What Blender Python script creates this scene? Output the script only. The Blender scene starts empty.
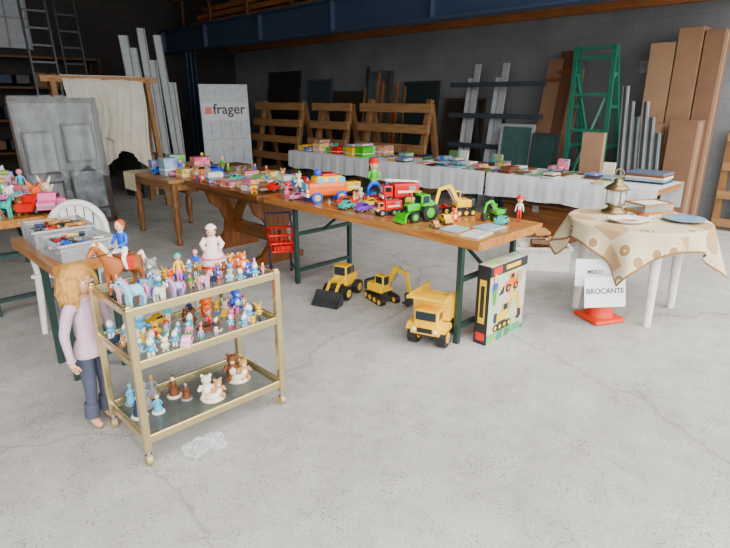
import bpy, math, random, bmesh, colorsys
from mathutils import Matrix, Vector
R=random.Random(7)
TH=math.atan2(.6998,.7143)
def P(s,m,z=0.0):
    return Vector((.7143*m-.6998*s,.6998*m+.7143*s,z))
COL=bpy.context.scene.collection
# ---------------------------------------------------------------- materials
def C(h):
    h=h.lstrip('#'); r,g,bl=[int(h[i:i+2],16)/255 for i in (0,2,4)]
    hh,ss,vv=colorsys.rgb_to_hsv(r,g,bl)
    ss=min(1,ss*1.06); r,g,bl=colorsys.hsv_to_rgb(hh,ss,vv); o=[]
    for c in (r,g,bl):
        o.append(c/12.92 if c<=.04045 else ((c+.055)/1.055)**2.4)
    return (o[0],o[1],o[2],1)
_m={}
def mat(h,rough=.5,metal=0,var=.12,scale=12,bump=0,alpha=1,trans=0,name=None):
    key=(h,rough,metal,var,scale,bump,alpha,trans)
    if key in _m: return _m[key]
    m=bpy.data.materials.new(name or 'mat_'+h.strip('#')); m.use_nodes=True
    nt=m.node_tree; bs=nt.nodes['Principled BSDF']
    col=C(h)
    tc=nt.nodes.new('ShaderNodeTexCoord'); no=nt.nodes.new('ShaderNodeTexNoise')
    no.inputs['Scale'].default_value=scale; no.inputs['Detail'].default_value=4
    nt.links.new(tc.outputs['Object'],no.inputs['Vector'])
    rp=nt.nodes.new('ShaderNodeValToRGB')
    rp.color_ramp.elements[0].position=.3; rp.color_ramp.elements[1].position=.7
    rp.color_ramp.elements[0].color=tuple(c*(1-var) for c in col[:3])+(1,)
    rp.color_ramp.elements[1].color=tuple(min(1,c*(1+var)) for c in col[:3])+(1,)
    nt.links.new(no.outputs['Fac'],rp.inputs['Fac']); nt.links.new(rp.outputs['Color'],bs.inputs['Base Color'])
    bs.inputs['Roughness'].default_value=rough; bs.inputs['Metallic'].default_value=metal
    bs.inputs['Alpha'].default_value=alpha
    bs.inputs['Transmission Weight'].default_value=trans
    if bump:
        bp=nt.nodes.new('ShaderNodeBump'); bp.inputs['Strength'].default_value=bump; bp.inputs['Distance'].default_value=.01
        nt.links.new(no.outputs['Fac'],bp.inputs['Height']); nt.links.new(bp.outputs['Normal'],bs.inputs['Normal'])
    _m[key]=m; return m
def wood(h1,h2,rough=.45,axis='Y',scale=3,name='wood'):
    m=bpy.data.materials.new(name); m.use_nodes=True; nt=m.node_tree; bs=nt.nodes['Principled BSDF']
    tc=nt.nodes.new('ShaderNodeTexCoord'); mp=nt.nodes.new('ShaderNodeMapping')
    sc={'X':(1,14,14),'Y':(14,1,14),'Z':(14,14,1)}[axis]
    mp.inputs['Scale'].default_value=sc
    no=nt.nodes.new('ShaderNodeTexNoise'); no.inputs['Scale'].default_value=scale; no.inputs['Detail'].default_value=6; no.inputs['Distortion'].default_value=1.2
    rp=nt.nodes.new('ShaderNodeValToRGB'); rp.color_ramp.elements[0].position=.32; rp.color_ramp.elements[1].position=.68
    rp.color_ramp.elements[0].color=C(h1); rp.color_ramp.elements[1].color=C(h2)
    nt.links.new(tc.outputs['Object'],mp.inputs[0]); nt.links.new(mp.outputs[0],no.inputs['Vector'])
    nt.links.new(no.outputs['Fac'],rp.inputs['Fac']); nt.links.new(rp.outputs['Color'],bs.inputs['Base Color'])
    bs.inputs['Roughness'].default_value=rough
    return m
def printed(h,scale=22,mixf=.55,name='printed_card'):
    m=bpy.data.materials.new(name); m.use_nodes=True; nt=m.node_tree; bs=nt.nodes['Principled BSDF']
    tc=nt.nodes.new('ShaderNodeTexCoord'); vo=nt.nodes.new('ShaderNodeTexVoronoi'); vo.inputs['Scale'].default_value=scale
    hs=nt.nodes.new('ShaderNodeHueSaturation'); hs.inputs['Saturation'].default_value=1.1; hs.inputs['Value'].default_value=.9
    mx=nt.nodes.new('ShaderNodeMix'); mx.data_type='RGBA'; mx.inputs[0].default_value=mixf
    nt.links.new(tc.outputs['Object'],vo.inputs['Vector']); nt.links.new(vo.outputs['Color'],hs.inputs['Color'])
    nt.links.new(hs.outputs['Color'],mx.inputs[6]); mx.inputs[7].default_value=C(h)
    nt.links.new(mx.outputs[2],bs.inputs['Base Color']); bs.inputs['Roughness'].default_value=.35
    return m
def floor_mat():
    m=bpy.data.materials.new('concrete_floor'); m.use_nodes=True; nt=m.node_tree; N=nt.nodes; L=nt.links; bs=N['Principled BSDF']
    tc=N.new('ShaderNodeTexCoord')
    def noise(s,d=5,rg=.6,src=None):
        n=N.new('ShaderNodeTexNoise'); n.inputs['Scale'].default_value=s; n.inputs['Detail'].default_value=d; n.inputs['Roughness'].default_value=rg
        L.new(src or tc.outputs['Object'],n.inputs['Vector']); return n
    def ramp(src,p0,c0,p1,c1):
        r=N.new('ShaderNodeValToRGB'); r.color_ramp.elements[0].position=p0; r.color_ramp.elements[1].position=p1
        r.color_ramp.elements[0].color=c0; r.color_ramp.elements[1].color=c1; L.new(src,r.inputs['Fac']); return r
    def mul(a,b,f=1.0):
        x=N.new('ShaderNodeMix'); x.data_type='RGBA'; x.blend_type='MULTIPLY'; x.inputs[0].default_value=f
        L.new(a,x.inputs[6]); L.new(b,x.inputs[7]); return x.outputs[2]
    big=ramp(noise(.8,7,.65).outputs['Fac'],.34,(.41,.398,.375,1),.64,(.58,.57,.54,1))
    mid=ramp(noise(6,8,.75).outputs['Fac'],.36,(.8,.8,.79,1),.6,(1.0,1.0,1.0,1))
    v=N.new('ShaderNodeTexVoronoi'); v.inputs['Scale'].default_value=68; L.new(tc.outputs['Object'],v.inputs['Vector'])
    sp=ramp(v.outputs['Distance'],.2,(.24,.24,.25,1),.38,(1,1,1,1))
    msk=ramp(noise(5,6,.8).outputs['Fac'],.47,(0,0,0,1),.6,(1,1,1,1))
    x=N.new('ShaderNodeMix'); x.data_type='RGBA'; L.new(msk.outputs['Color'],x.inputs[0]); x.inputs[6].default_value=(1,1,1,1); L.new(sp.outputs['Color'],x.inputs[7])
    c=mul(big.outputs['Color'],mid.outputs['Color']); c=mul(c,x.outputs[2],.75)
    fine=ramp(noise(90,4,.85).outputs['Fac'],.38,(.66,.66,.66,1),.56,(1.06,1.06,1.06,1)); c=mul(c,fine.outputs['Color'],.75)
    dn=noise(1.5,5); ad=N.new('ShaderNodeVectorMath'); ad.operation='MULTIPLY_ADD'; L.new(dn.outputs['Color'],ad.inputs[0]); ad.inputs[1].default_value=(.5,.5,.5); L.new(tc.outputs['Object'],ad.inputs[2])
    cv=N.new('ShaderNodeTexVoronoi'); cv.feature='DISTANCE_TO_EDGE'; cv.inputs['Scale'].default_value=.24; L.new(ad.outputs[0],cv.inputs['Vector'])
    cr=ramp(cv.outputs['Distance'],.0008,(.5,.49,.47,1),.003,(1,1,1,1)); c=mul(c,cr.outputs['Color'],.5)
    st=ramp(noise(1.9,6,.75).outputs['Fac'],.56,(1,1,1,1),.7,(.76,.73,.68,1)); c=mul(c,st.outputs['Color'],.75)
    L.new(c,bs.inputs['Base Color']); bs.inputs['Roughness'].default_value=.8
    bp=N.new('ShaderNodeBump'); bp.inputs['Strength'].default_value=.25; bp.inputs['Distance'].default_value=.003
    L.new(fine.outputs['Color'],bp.inputs['Height']); L.new(bp.outputs['Normal'],bs.inputs['Normal'])
    return m
def block_mat(c1,c2,mort,name):
    m=bpy.data.materials.new(name); m.use_nodes=True; nt=m.node_tree; N=nt.nodes; L=nt.links; bs=N['Principled BSDF']
    tc=N.new('ShaderNodeTexCoord'); sx=N.new('ShaderNodeSeparateXYZ'); ad=N.new('ShaderNodeMath'); cb=N.new('ShaderNodeCombineXYZ')
    L.new(tc.outputs['Object'],sx.inputs[0]); L.new(sx.outputs['X'],ad.inputs[0]); L.new(sx.outputs['Y'],ad.inputs[1])
    L.new(ad.outputs[0],cb.inputs['X']); L.new(sx.outputs['Z'],cb.inputs['Y'])
    br=N.new('ShaderNodeTexBrick'); L.new(cb.outputs[0],br.inputs['Vector']); br.inputs['Scale'].default_value=1
    br.inputs['Brick Width'].default_value=.5; br.inputs['Row Height'].default_value=.2; br.inputs['Mortar Size'].default_value=.006
    br.inputs['Color1'].default_value=C(c1); br.inputs['Color2'].default_value=C(c2); br.inputs['Mortar'].default_value=C(mort)
    no=N.new('ShaderNodeTexNoise'); no.inputs['Scale'].default_value=1.3; no.inputs['Detail'].default_value=8; L.new(tc.outputs['Object'],no.inputs['Vector'])
    mx=N.new('ShaderNodeMix'); mx.data_type='RGBA'; mx.blend_type='MULTIPLY'; mx.inputs[0].default_value=.7
    L.new(br.outputs['Color'],mx.inputs[6]); L.new(no.outputs['Fac'],mx.inputs[7]); L.new(mx.outputs[2],bs.inputs['Base Color'])
    bs.inputs['Roughness'].default_value=.9
    return m
def cloth_spot_mat():
    m=bpy.data.materials.new('circle_print_cloth'); m.use_nodes=True; nt=m.node_tree; N=nt.nodes; L=nt.links; bs=N['Principled BSDF']
    uv=N.new('ShaderNodeUVMap')
    v=N.new('ShaderNodeTexVoronoi'); v.inputs['Scale'].default_value=5.6; v.inputs['Randomness'].default_value=.5; L.new(uv.outputs[0],v.inputs['Vector'])
    r=N.new('ShaderNodeValToRGB'); r.color_ramp.interpolation='CONSTANT'
    e=r.color_ramp.elements; e[0].position=0; e[0].color=C('#8a6c4c'); e[1].position=.36; e[1].color=C('#d8c8a6')
    x=e.new(.13); x.color=C('#ece4d0'); x=e.new(.19); x.color=C('#a8875e'); x=e.new(.3); x.color=C('#e6dabc')
    L.new(v.outputs['Distance'],r.inputs['Fac'])
    sx=N.new('ShaderNodeSeparateColor'); L.new(v.outputs['Color'],sx.inputs[0])
    gt=N.new('ShaderNodeMath'); gt.operation='GREATER_THAN'; gt.inputs[1].default_value=.82; L.new(sx.outputs[0],gt.inputs[0])
    mx=N.new('ShaderNodeMix'); mx.data_type='RGBA'; L.new(gt.outputs[0],mx.inputs[0]); L.new(r.outputs['Color'],mx.inputs[6]); mx.inputs[7].default_value=C('#bc9e76')
    su=N.new('ShaderNodeSeparateXYZ'); L.new(uv.outputs[0],su.inputs[0])
    outs=[]
    for ax in('X','Y'):
        sb=N.new('ShaderNodeMath'); sb.operation='SUBTRACT'; L.new(su.outputs[ax],sb.inputs[0]); sb.inputs[1].default_value=1
        ab=N.new('ShaderNodeMath'); ab.operation='ABSOLUTE'; L.new(sb.outputs[0],ab.inputs[0]); outs.append(ab)
    mxm=N.new('ShaderNodeMath'); mxm.operation='MAXIMUM'; L.new(outs[0].outputs[0],mxm.inputs[0]); L.new(outs[1].outputs[0],mxm.inputs[1])
    g2=N.new('ShaderNodeMath'); g2.operation='GREATER_THAN'; g2.inputs[1].default_value=.614; L.new(mxm.outputs[0],g2.inputs[0])
    m2=N.new('ShaderNodeMix'); m2.data_type='RGBA'; L.new(g2.outputs[0],m2.inputs[0]); L.new(mx.outputs[2],m2.inputs[6]); m2.inputs[7].default_value=C('#8a6a48')
    L.new(m2.outputs[2],bs.inputs['Base Color']); bs.inputs['Roughness'].default_value=.9
    return m
# ---------------------------------------------------------------- builder
def Tr(x=0,y=0,z=0,rz=0,s=1,rx=0,ry=0):
    return Matrix.Translation((x,y,z))@Matrix.Rotation(rz,4,'Z')@Matrix.Rotation(ry,4,'Y')@Matrix.Rotation(rx,4,'X')@Matrix.Scale(s,4)
class B:
    def __init__(s): s.v=[];s.f=[];s.mi=[];s.sm=[];s.mats=[];s.T=Matrix()
    def m(s,mt):
        if mt not in s.mats: s.mats.append(mt)
        return s.mats.index(mt)
    def add(s,V,F,mt,smooth=False):
        o=len(s.v); s.v+= [tuple(s.T@Vector(p)) for p in V]
        k=s.m(mt)
        for f in F: s.f.append([o+i for i in f]); s.mi.append(k); s.sm.append(smooth)
    def box(s,c,sz,mt,rot=None):
        V=[]
        Mx=Matrix.Translation(c)@(rot if rot else Matrix())
        for x in(-.5,.5):
            for y in(-.5,.5):
                for z in(-.5,.5): V.append(Mx@Vector((x*sz[0],y*sz[1],z*sz[2])))
        s.add(V,[(0,1,3,2),(4,6,7,5),(0,4,5,1),(2,3,7,6),(0,2,6,4),(1,5,7,3)],mt)
    def rbox(s,c,sz,r,mt,rot=None):
        r=min(r,min(sz)*.49); Mx=Matrix.Translation(c)@(rot if rot else Matrix())
        V=[];rings=[]
        for zi,ph in [(1,5),(1,45),(1,90),(-1,90),(-1,45),(-1,5)]:
            ring=[]
            a=math.radians(ph)
            for q,(sx,sy) in enumerate([(1,1),(-1,1),(-1,-1),(1,-1)]):
                for k in (0,45,90):
                    t=math.radians(q*90+k)
                    n=Vector((math.sin(a)*math.cos(t),math.sin(a)*math.sin(t),zi*math.cos(a)))
                    p=Vector((sx*(sz[0]/2-r),sy*(sz[1]/2-r),zi*(sz[2]/2-r)))+n*r
                    ring.append(len(V)); V.append(Mx@p)
            rings.append(ring)
        F=[tuple(rings[0]),tuple(reversed(rings[-1]))]
        for i in range(5):
            for j in range(12):
                k=(j+1)%12; F.append((rings[i][j],rings[i+1][j],rings[i+1][k],rings[i][k]))
        s.add(V,F,mt,False)
    def tube(s,pts,rad,mt,seg=8,smooth=True,flat=1.0):
        pts=[Vector(p) for p in pts]; n=len(pts)
        if not hasattr(rad,'__len__'): rad=[rad]*n
        V=[];F=[]
        up=None
        for i,p in enumerate(pts):
            d=(pts[min(i+1,n-1)]-pts[max(i-1,0)])
            if d.length<1e-9: d=Vector((0,0,1))
            d.normalize()
            if up is None: up=Vector((0,0,1)) if abs(d.z)<.9 else Vector((0,1,0))
            a=d.cross(up)
            if a.length<1e-6: a=d.cross(Vector((1,0,0)))
            a.normalize(); b=d.cross(a)
            for k in range(seg):
                t=2*math.pi*k/seg+math.pi/seg
                V.append(p+a*math.cos(t)*rad[i]+b*math.sin(t)*rad[i]*flat)
        for i in range(n-1):
            for k in range(seg):
                j=(k+1)%seg; F.append((i*seg+k,i*seg+j,(i+1)*seg+j,(i+1)*seg+k))
        s.add(V,F,mt,smooth)
        s.add(V[:seg],[tuple(range(seg))],mt); s.add(V[-seg:],[tuple(range(seg))],mt)
    def cyl(s,p0,p1,r0,r1,mt,seg=12,smooth=True): s.tube([p0,p1],[r0,r1],mt,seg,smooth)
    def bb(s,p0,p1,w,h,mt,up=(0,0,1)):
        p0=Vector(p0);p1=Vector(p1);d=(p1-p0);L=d.length;d.normalize();u=Vector(up)
        if abs(d.dot(u))>.98:u=Vector((0,1,0))
        a=d.cross(u).normalized();u=a.cross(d)
        V=[]
        for q in(p0,p1):
            for i,j in((-1,-1),(1,-1),(1,1),(-1,1)): V.append(q+a*i*w/2+u*j*h/2)
        s.add(V,[(0,1,2,3),(7,6,5,4),(0,4,5,1),(1,5,6,2),(2,6,7,3),(3,7,4,0)],mt)
    def sph(s,c,r,mt,seg=12,rings=8,rot=None):
        if not hasattr(r,'__len__'): r=(r,r,r)
        Mx=Matrix.Translation(c)@(rot if rot else Matrix())
        V=[Mx@Vector((0,0,r[2]))];F=[]
        for i in range(1,rings):
            a=math.pi*i/rings
            for k in range(seg):
                t=2*math.pi*k/seg; V.append(Mx@Vector((r[0]*math.sin(a)*math.cos(t),r[1]*math.sin(a)*math.sin(t),r[2]*math.cos(a))))
        V.append(Mx@Vector((0,0,-r[2]))); e=len(V)-1
        for k in range(seg):
            j=(k+1)%seg; F.append((0,1+k,1+j)); F.append((e,e-seg+j,e-seg+k))
            for i in range(rings-2):
                F.append((1+i*seg+k,1+(i+1)*seg+k,1+(i+1)*seg+j,1+i*seg+j))
        s.add(V,F,mt,True)
    def lathe(s,prof,mt,c=(0,0,0),seg=24,smooth=True):
        V=[];F=[];n=len(prof)
        for r,z in prof:
            for k in range(seg):
                t=2*math.pi*k/seg; V.append((c[0]+r*math.cos(t),c[1]+r*math.sin(t),c[2]+z))
        for i in range(n-1):
            for k in range(seg):
                j=(k+1)%seg; F.append((i*seg+k,i*seg+j,(i+1)*seg+j,(i+1)*seg+k))
        s.add(V,F,mt,smooth)
    def prism(s,poly,x0,x1,mt,ax='X'):
        n=len(poly)
        if ax=='X': V=[(x0,a,b) for a,b in poly]+[(x1,a,b) for a,b in poly]
        elif ax=='Y': V=[(a,x0,b) for a,b in poly]+[(a,x1,b) for a,b in poly]
        else: V=[(a,b,x0) for a,b in poly]+[(a,b,x1) for a,b in poly]
        F=[tuple(range(n)),tuple(range(2*n-1,n-1,-1))]+[(i,(i+1)%n,n+(i+1)%n,n+i) for i in range(n)]
        s.add(V,F,mt)
    def torus(s,c,R0,r,mt,axis='Z',seg=20,k=6):
        V=[];F=[]
        for i in range(seg):
            a=2*math.pi*i/seg
            for j in range(k):
                b=2*math.pi*j/k; x=(R0+r*math.cos(b))*math.cos(a);y=(R0+r*math.cos(b))*math.sin(a);z=r*math.sin(b)
                q={'Z':(x,y,z),'X':(z,x,y),'Y':(x,z,y)}[axis]; V.append((c[0]+q[0],c[1]+q[1],c[2]+q[2]))
        for i in range(seg):
            for j in range(k):
                F.append((i*k+j,((i+1)%seg)*k+j,((i+1)%seg)*k+(j+1)%k,i*k+(j+1)%k))
        s.add(V,F,mt,True)
    def done(s,name,loc=(0,0,0),rz=0,parent=None,rx=0):
        me=bpy.data.meshes.new(name); me.from_pydata(s.v,[],s.f)
        for mt in s.mats: me.materials.append(mt)
        me.polygons.foreach_set('material_index',s.mi); me.polygons.foreach_set('use_smooth',s.sm)
        bm=bmesh.new(); bm.from_mesh(me); bmesh.ops.recalc_face_normals(bm,faces=bm.faces); bm.to_mesh(me); bm.free()
        me.update()
        o=bpy.data.objects.new(name,me); COL.objects.link(o); o.location=loc; o.rotation_euler=(rx,0,rz)
        if parent: o.parent=parent
        return o
def skin(verts,edges,rad,sub=1):
    me=bpy.data.meshes.new('t'); me.from_pydata(verts,edges,[]); o=bpy.data.objects.new('t',me); COL.objects.link(o)
    o.modifiers.new('k','SKIN')
    sv=me.skin_vertices[0].data
    for i,r in enumerate(rad): sv[i].radius=r if hasattr(r,'__len__') else (r,r)
    sv[0].use_root=True
    u=o.modifiers.new('u','SUBSURF'); u.levels=sub; u.render_levels=sub
    dg=bpy.context.evaluated_depsgraph_get(); ev=o.evaluated_get(dg); m2=ev.to_mesh()
    V=[tuple(v.co) for v in m2.vertices]; F=[tuple(p.vertices) for p in m2.polygons]
    ev.to_mesh_clear(); bpy.data.objects.remove(o); bpy.data.meshes.remove(me)
    return V,F
def label(V,F,verts,edges,labs):
    segs=[(Vector(verts[a]),Vector(verts[b])) for a,b in edges]; out={}
    for f in F:
        c=Vector((0,0,0))
        for i in f:c+=Vector(V[i])
        c/=len(f); best=None
        for (a,b),l in zip(segs,labs):
            d=b-a; t=max(0,min(1,(c-a).dot(d)/max(d.length_squared,1e-9))); q=(c-(a+d*t)).length
            if best is None or q<best[0]: best=(q,l)
        out.setdefault(best[1],[]).append(f)
    return out
PV=[(0,0,.53),(0,0,.61),(0,-.005,.71),(0,0,.795),(0,-.003,.86),
 (.10,0,.775),(.145,.012,.63),(.16,-.03,.49),(.163,-.045,.45),
 (-.10,0,.775),(-.145,.012,.63),(-.16,-.03,.49),(-.163,-.045,.45),
 (.048,0,.48),(.052,-.012,.28),(.052,.012,.055),(.058,-.06,.022),
 (-.048,0,.48),(-.052,-.012,.28),(-.052,.012,.055),(-.058,-.06,.022)]
PR=[(.08,.06),(.066,.05),(.085,.058),(.05,.04),.028,.036,.028,.019,.016,.036,.028,.019,.016,.055,.038,.026,.022,.055,.038,.026,.022]
PE=[(0,1),(1,2),(2,3),(3,4),(3,5),(5,6),(6,7),(7,8),(3,9),(9,10),(10,11),(11,12),(0,13),(13,14),(14,15),(15,16),(0,17),(17,18),(18,19),(19,20)]
PL=['torso','torso','torso','skin','torso','torso','torso','skin','torso','torso','torso','skin','legs','legs','legs','feet','legs','legs','legs','feet']
def mkperson(mod=None,sub=1):
    v=list(PV)
    if mod:
        for k,q in mod.items(): v[k]=q
    V,F=skin(v,PE,PR,sub); return V,label(V,F,v,PE,PL)
PERSON=mkperson()
RIDER=mkperson({13:(.075,-.03,.5),14:(.15,-.17,.42),15:(.15,-.12,.22),16:(.16,-.19,.19),17:(-.075,-.03,.5),18:(-.15,-.17,.42),19:(-.15,-.12,.22),20:(-.16,-.19,.19),
  6:(.14,-.05,.65),7:(.07,-.17,.62),8:(.05,-.2,.62),10:(-.14,-.05,.65),11:(-.07,-.17,.62),12:(-.05,-.2,.62)})
DOLLM=mkperson(None,2)
HV=[(0,0,.76),(0,-.36,.78),(0,.36,.82),(0,-.52,.98),(0,-.66,1.2),(0,-.76,1.32),(0,-1.0,1.14),(0,.5,.84),
 (.11,-.38,.6),(.11,-.41,.36),(.11,-.38,.12),(.11,-.42,.04),(-.11,-.38,.6),(-.11,-.41,.36),(-.11,-.38,.12),(-.11,-.42,.04),
 (.12,.3,.6),(.12,.46,.37),(.12,.42,.12),(.12,.38,.04),(-.12,.3,.6),(-.12,.46,.37),(-.12,.42,.12),(-.12,.38,.04)]
HR=[.2,.19,.19,.12,.085,.085,.05,.06,.1,.05,.036,.048,.1,.05,.036,.048,.12,.055,.036,.048,.12,.055,.036,.048]
HE=[(0,1),(0,2),(1,3),(3,4),(4,5),(5,6),(2,7),(1,8),(8,9),(9,10),(10,11),(1,12),(12,13),(13,14),(14,15),(2,16),(16,17),(17,18),(18,19),(2,20),(20,21),(21,22),(22,23)]
HORSE=skin(HV,HE,HR,2)
KV=[(x,y*.8,z) for x,y,z in HV]; KV[5]=(0,-.66,1.3); KV[6]=(0,-.84,1.16)
KR=[.24,.21,.23,.15,.13,.19,.1,.08]+[.11,.085,.075,.085]*2+[.13,.09,.075,.085]*2
PONY=skin(KV,HE,KR,1)
SK=mat('#e8b896',.5); WHT=mat('#f2f0ea',.5); BLK=mat('#1b1b1d',.5); YEL=mat('#fcc200',.35); ORG=mat('#f06a08',.35); RED=mat('#d81410',.35)
GRN=mat('#40b814',.35); BLU=mat('#1858d0',.35); LBL=mat('#48bcea',.4); PNK=mat('#f07cb0',.4); PUR=mat('#8040c0',.4); BRN=mat('#70401e',.6); TAN=mat('#c0905a',.6)
GRY=mat('#8b8d90',.5); DGR=mat('#303234',.5); BLO=mat('#e2bd6c',.7); TUR=mat('#28b8a8',.4); CRM=mat('#eadfc6',.6); DBL=mat('#20304f',.6)
RBR=mat('#a8451c',.7)
PAL=[WHT,YEL,ORG,RED,GRN,BLU,LBL,PNK,PUR,BRN,TAN,TUR,CRM,RED,YEL,BLU]
PRN=[printed(h) for h in ('#e03020','#f2c012','#1c68c8','#38a838','#f0ece0','#e878a8','#202428','#f08018','#58b8e8')]
GLS=mat('#1a2a30',.08)
# ---------------------------------------------------------------- toy parts
def head(b,c,r,hair,hairlong=False,hat=None,skinm=None):
    skinm=skinm or SK
    x,y,z=c
    b.sph(c,(r*.85,r*.92,r*1.08),skinm,12,9)
    for sx in(-1,1):
        b.sph((x+sx*r*.33,y-r*.82,z+r*.05),(r*.13,r*.1,r*.15),BLK,6,5)
        b.sph((x+sx*r*.85,y,z-r*.02),(r*.12,r*.16,r*.22),skinm,6,5)
    b.sph((x,y-r*.93,z-r*.2),(r*.1,r*.14,r*.13),skinm,6,5)
    b.sph((x,y-r*.8,z-r*.52),(r*.26,r*.1,r*.07),RED,6,5)
    if hair:
        b.sph((x,y+r*.22,z+r*.25),(r*.98,r*.95,r*1.0),hair,12,8)
        if hairlong:
            b.tube([(x,y+r*.5,z+r*.3),(x,y+r*.85,z-r*.6),(x,y+r*.75,z-r*1.9)],[r*.8,r*.85,r*.4],hair,10)
    if hat:
        b.lathe([(r*1.35,.45*r),(r*1.3,.55*r),(r*.85,.62*r),(r*.75,1.15*r),(r*.3,1.4*r),(0.01*r,1.42*r)],hat,c,12)
def person(b,M,geo,shirt,pants,hair,shoe=None,skinm=None,hat=None,big=1.0,long=False):
    o=b.T; b.T=o@M; skinm=skinm or SK
    V,G=geo
    for k,F in G.items(): b.add(V,F,{'torso':shirt,'legs':pants,'feet':shoe or BLK,'skin':skinm}[k],True)
    head(b,(0,-.005,.915+(big-1)*.06),.075*big,hair,long,hat,skinm)
    b.T=o
def horse(b,M,geo,body,mane,pony=False,hoof=None):
    o=b.T;b.T=o@M; b.add(geo[0],geo[1],body,True)
    hv=KV if pony else HV
    pl=Vector(hv[5]); w=.19 if pony else .08
    top=.17 if pony else .09
    for sx in(-1,1):
        b.tube([(sx*w*.55,pl.y+.03,pl.z+top*.6),(sx*w*.75,pl.y+.02,pl.z+top*1.6)],[.05,.01],body,6)
        b.sph((sx*w*.85,pl.y-.12 if pony else pl.y-.08,pl.z-.02),(.03,.05,.06) if pony else (.015,.02,.02),BLK,6,5)
    pts=[pl+Vector((0,-.04,top)),Vector(hv[5])+Vector((0,.12,top*.4)),Vector(hv[4])+Vector((0,.14,.0)),Vector(hv[3])+Vector((0,.17,-.02)),Vector(hv[3])+Vector((0,.2,-.14))]
    b.tube(pts,[.04,.08,.09,.07,.02],mane,8)
    tb=Vector(hv[7])
    b.tube([tb,tb+Vector((0,.1,.05)),tb+Vector((0,.2,-.2)),tb+Vector((0,.17,-.55)),tb+Vector((0,.2,-.68))],[.04,.07,.1 if pony else .07,.08,.01],mane,8)
    for i in(11,15,19,23):
        h=hv[i]; b.cyl((h[0],h[1]-.005,0),(h[0],h[1],.07),.085 if pony else .06,.07 if pony else .045,hoof or body,8)
    b.T=o
def smurf(b,M):
    o=b.T;b.T=o@M
    for sx in(-1,1):
        b.tube([(sx*.1,0,0.05),(sx*.09,0,.35)],[.09,.08],WHT,7); b.sph((sx*.1,-.05,.05),(.09,.14,.06),WHT,8,5)
        b.tube([(sx*.13,0,.5),(sx*.28,-.1,.38),(sx*.3,-.2,.45)],[.05,.045,.06],LBL,6)
    b.sph((0,0,.43),(.17,.14,.18),LBL,8,6); b.sph((0,-.02,.72),(.19,.18,.18),LBL,10,7)
    for sx in(-1,1): b.sph((sx*.06,-.18,.76),(.04,.03,.06),WHT,6,4); b.sph((sx*.06,-.21,.75),.018,BLK,5,4)
    b.sph((0,-.2,.68),.045,LBL,6,4)
    b.tube([(0,0,.78),(0,.03,.92),(0,.02,1.02),(0,-.12,1.0)],[.19,.17,.11,.05],WHT,9); b.T=o
def bear(b,M,c1,c2):
    o=b.T;b.T=o@M
    b.sph((0,0,.33),(.24,.2,.3),c1,10,8); b.sph((0,-.1,.32),(.16,.12,.2),c2,8,6); b.sph((0,-.02,.75),(.2,.19,.19),c1,10,8)
    b.sph((0,-.18,.7),(.09,.09,.07),c2,8,5); b.sph((0,-.26,.73),.025,BLK,5,4)
    for sx in(-1,1):
        b.sph((sx*.15,0,.92),(.075,.04,.075),c1,7,5); b.sph((sx*.07,-.17,.8),.025,BLK,5,4)
        b.tube([(sx*.2,0,.5),(sx*.32,-.12,.32)],[.08,.07],c1,7); b.tube([(sx*.13,-.05,.12),(sx*.17,-.3,.08)],[.1,.09],c1,7)
    b.T=o
def pika(b,M,c):
    o=b.T;b.T=o@M
    b.sph((0,0,.3),(.22,.18,.3),c,10,7); b.sph((0,-.02,.65),(.2,.18,.18),c,10,7)
    for sx in(-1,1):
        b.tube([(sx*.12,0,.78),(sx*.22,0,.95),(sx*.26,.02,1.05)],[.05,.05,.015],c,6); b.sph((sx*.08,-.17,.69),.028,BLK,5,4); b.sph((sx*.15,-.13,.6),.035,RED,5,4)
        b.sph((sx*.12,-.07,.03),(.07,.12,.04),c,7,4); b.tube([(sx*.17,-.05,.4),(sx*.24,-.15,.36)],[.05,.03],c,6)
    b.prism([(.15,.2),(.3,.4),(.24,.45),(.42,.7),(.3,.72),(.16,.42),(.22,.38)],-.02,.02,c); b.T=o
def statue(b,M,c1,c2):
    o=b.T;b.T=o@M
    b.lathe([(0,0),(.3,0),(.3,.06),(.22,.1),(0,.1)],c1,seg=12); b.lathe([(.22,.1),(.17,.3),(.1,.5),(.13,.62),(.07,.7),(0,.72)],c2,seg=10)
    b.sph((0,-.01,.8),(.09,.09,.11),c1,8,6); 
    for sx in(-1,1): b.tube([(sx*.11,0,.62),(sx*.2,-.06,.5),(sx*.1,-.16,.45)],[.045,.04,.03],c2,6)
    b.sph((0,.03,.85),(.1,.09,.09),c2,8,5); b.T=o
def wheel(b,x,y,z,r,w,tire=None,hub=None):
    b.cyl((x-w/2,y,z),(x+w/2,y,z),r,r,tire or BLK,16); b.cyl((x-w*.56,y,z),(x+w*.56,y,z),r*.55,r*.55,hub or YEL,12)
    b.cyl((x-w*.6,y,z),(x+w*.6,y,z),r*.18,r*.18,GRY,8)
def car(b,M,c,c2=None):
    o=b.T;b.T=o@M
    b.prism([(-.5,.12),(.5,.12),(.5,.32),(.42,.36),(.25,.36),(.12,.52),(-.2,.52),(-.32,.35),(-.5,.3)],-.22,.22,c)
    b.prism([(.21,.37),(.1,.49),(-.18,.49),(-.27,.37)],-.225,.225,GLS)
    b.box((0,-.51,.2),(.36,.03,.06),GRY)
    for x in(-.2,.2):
        for y in(-.3,.3): wheel(b,x,y,.11,.11,.09,BLK,c2 or GRY)
    b.T=o
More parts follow.
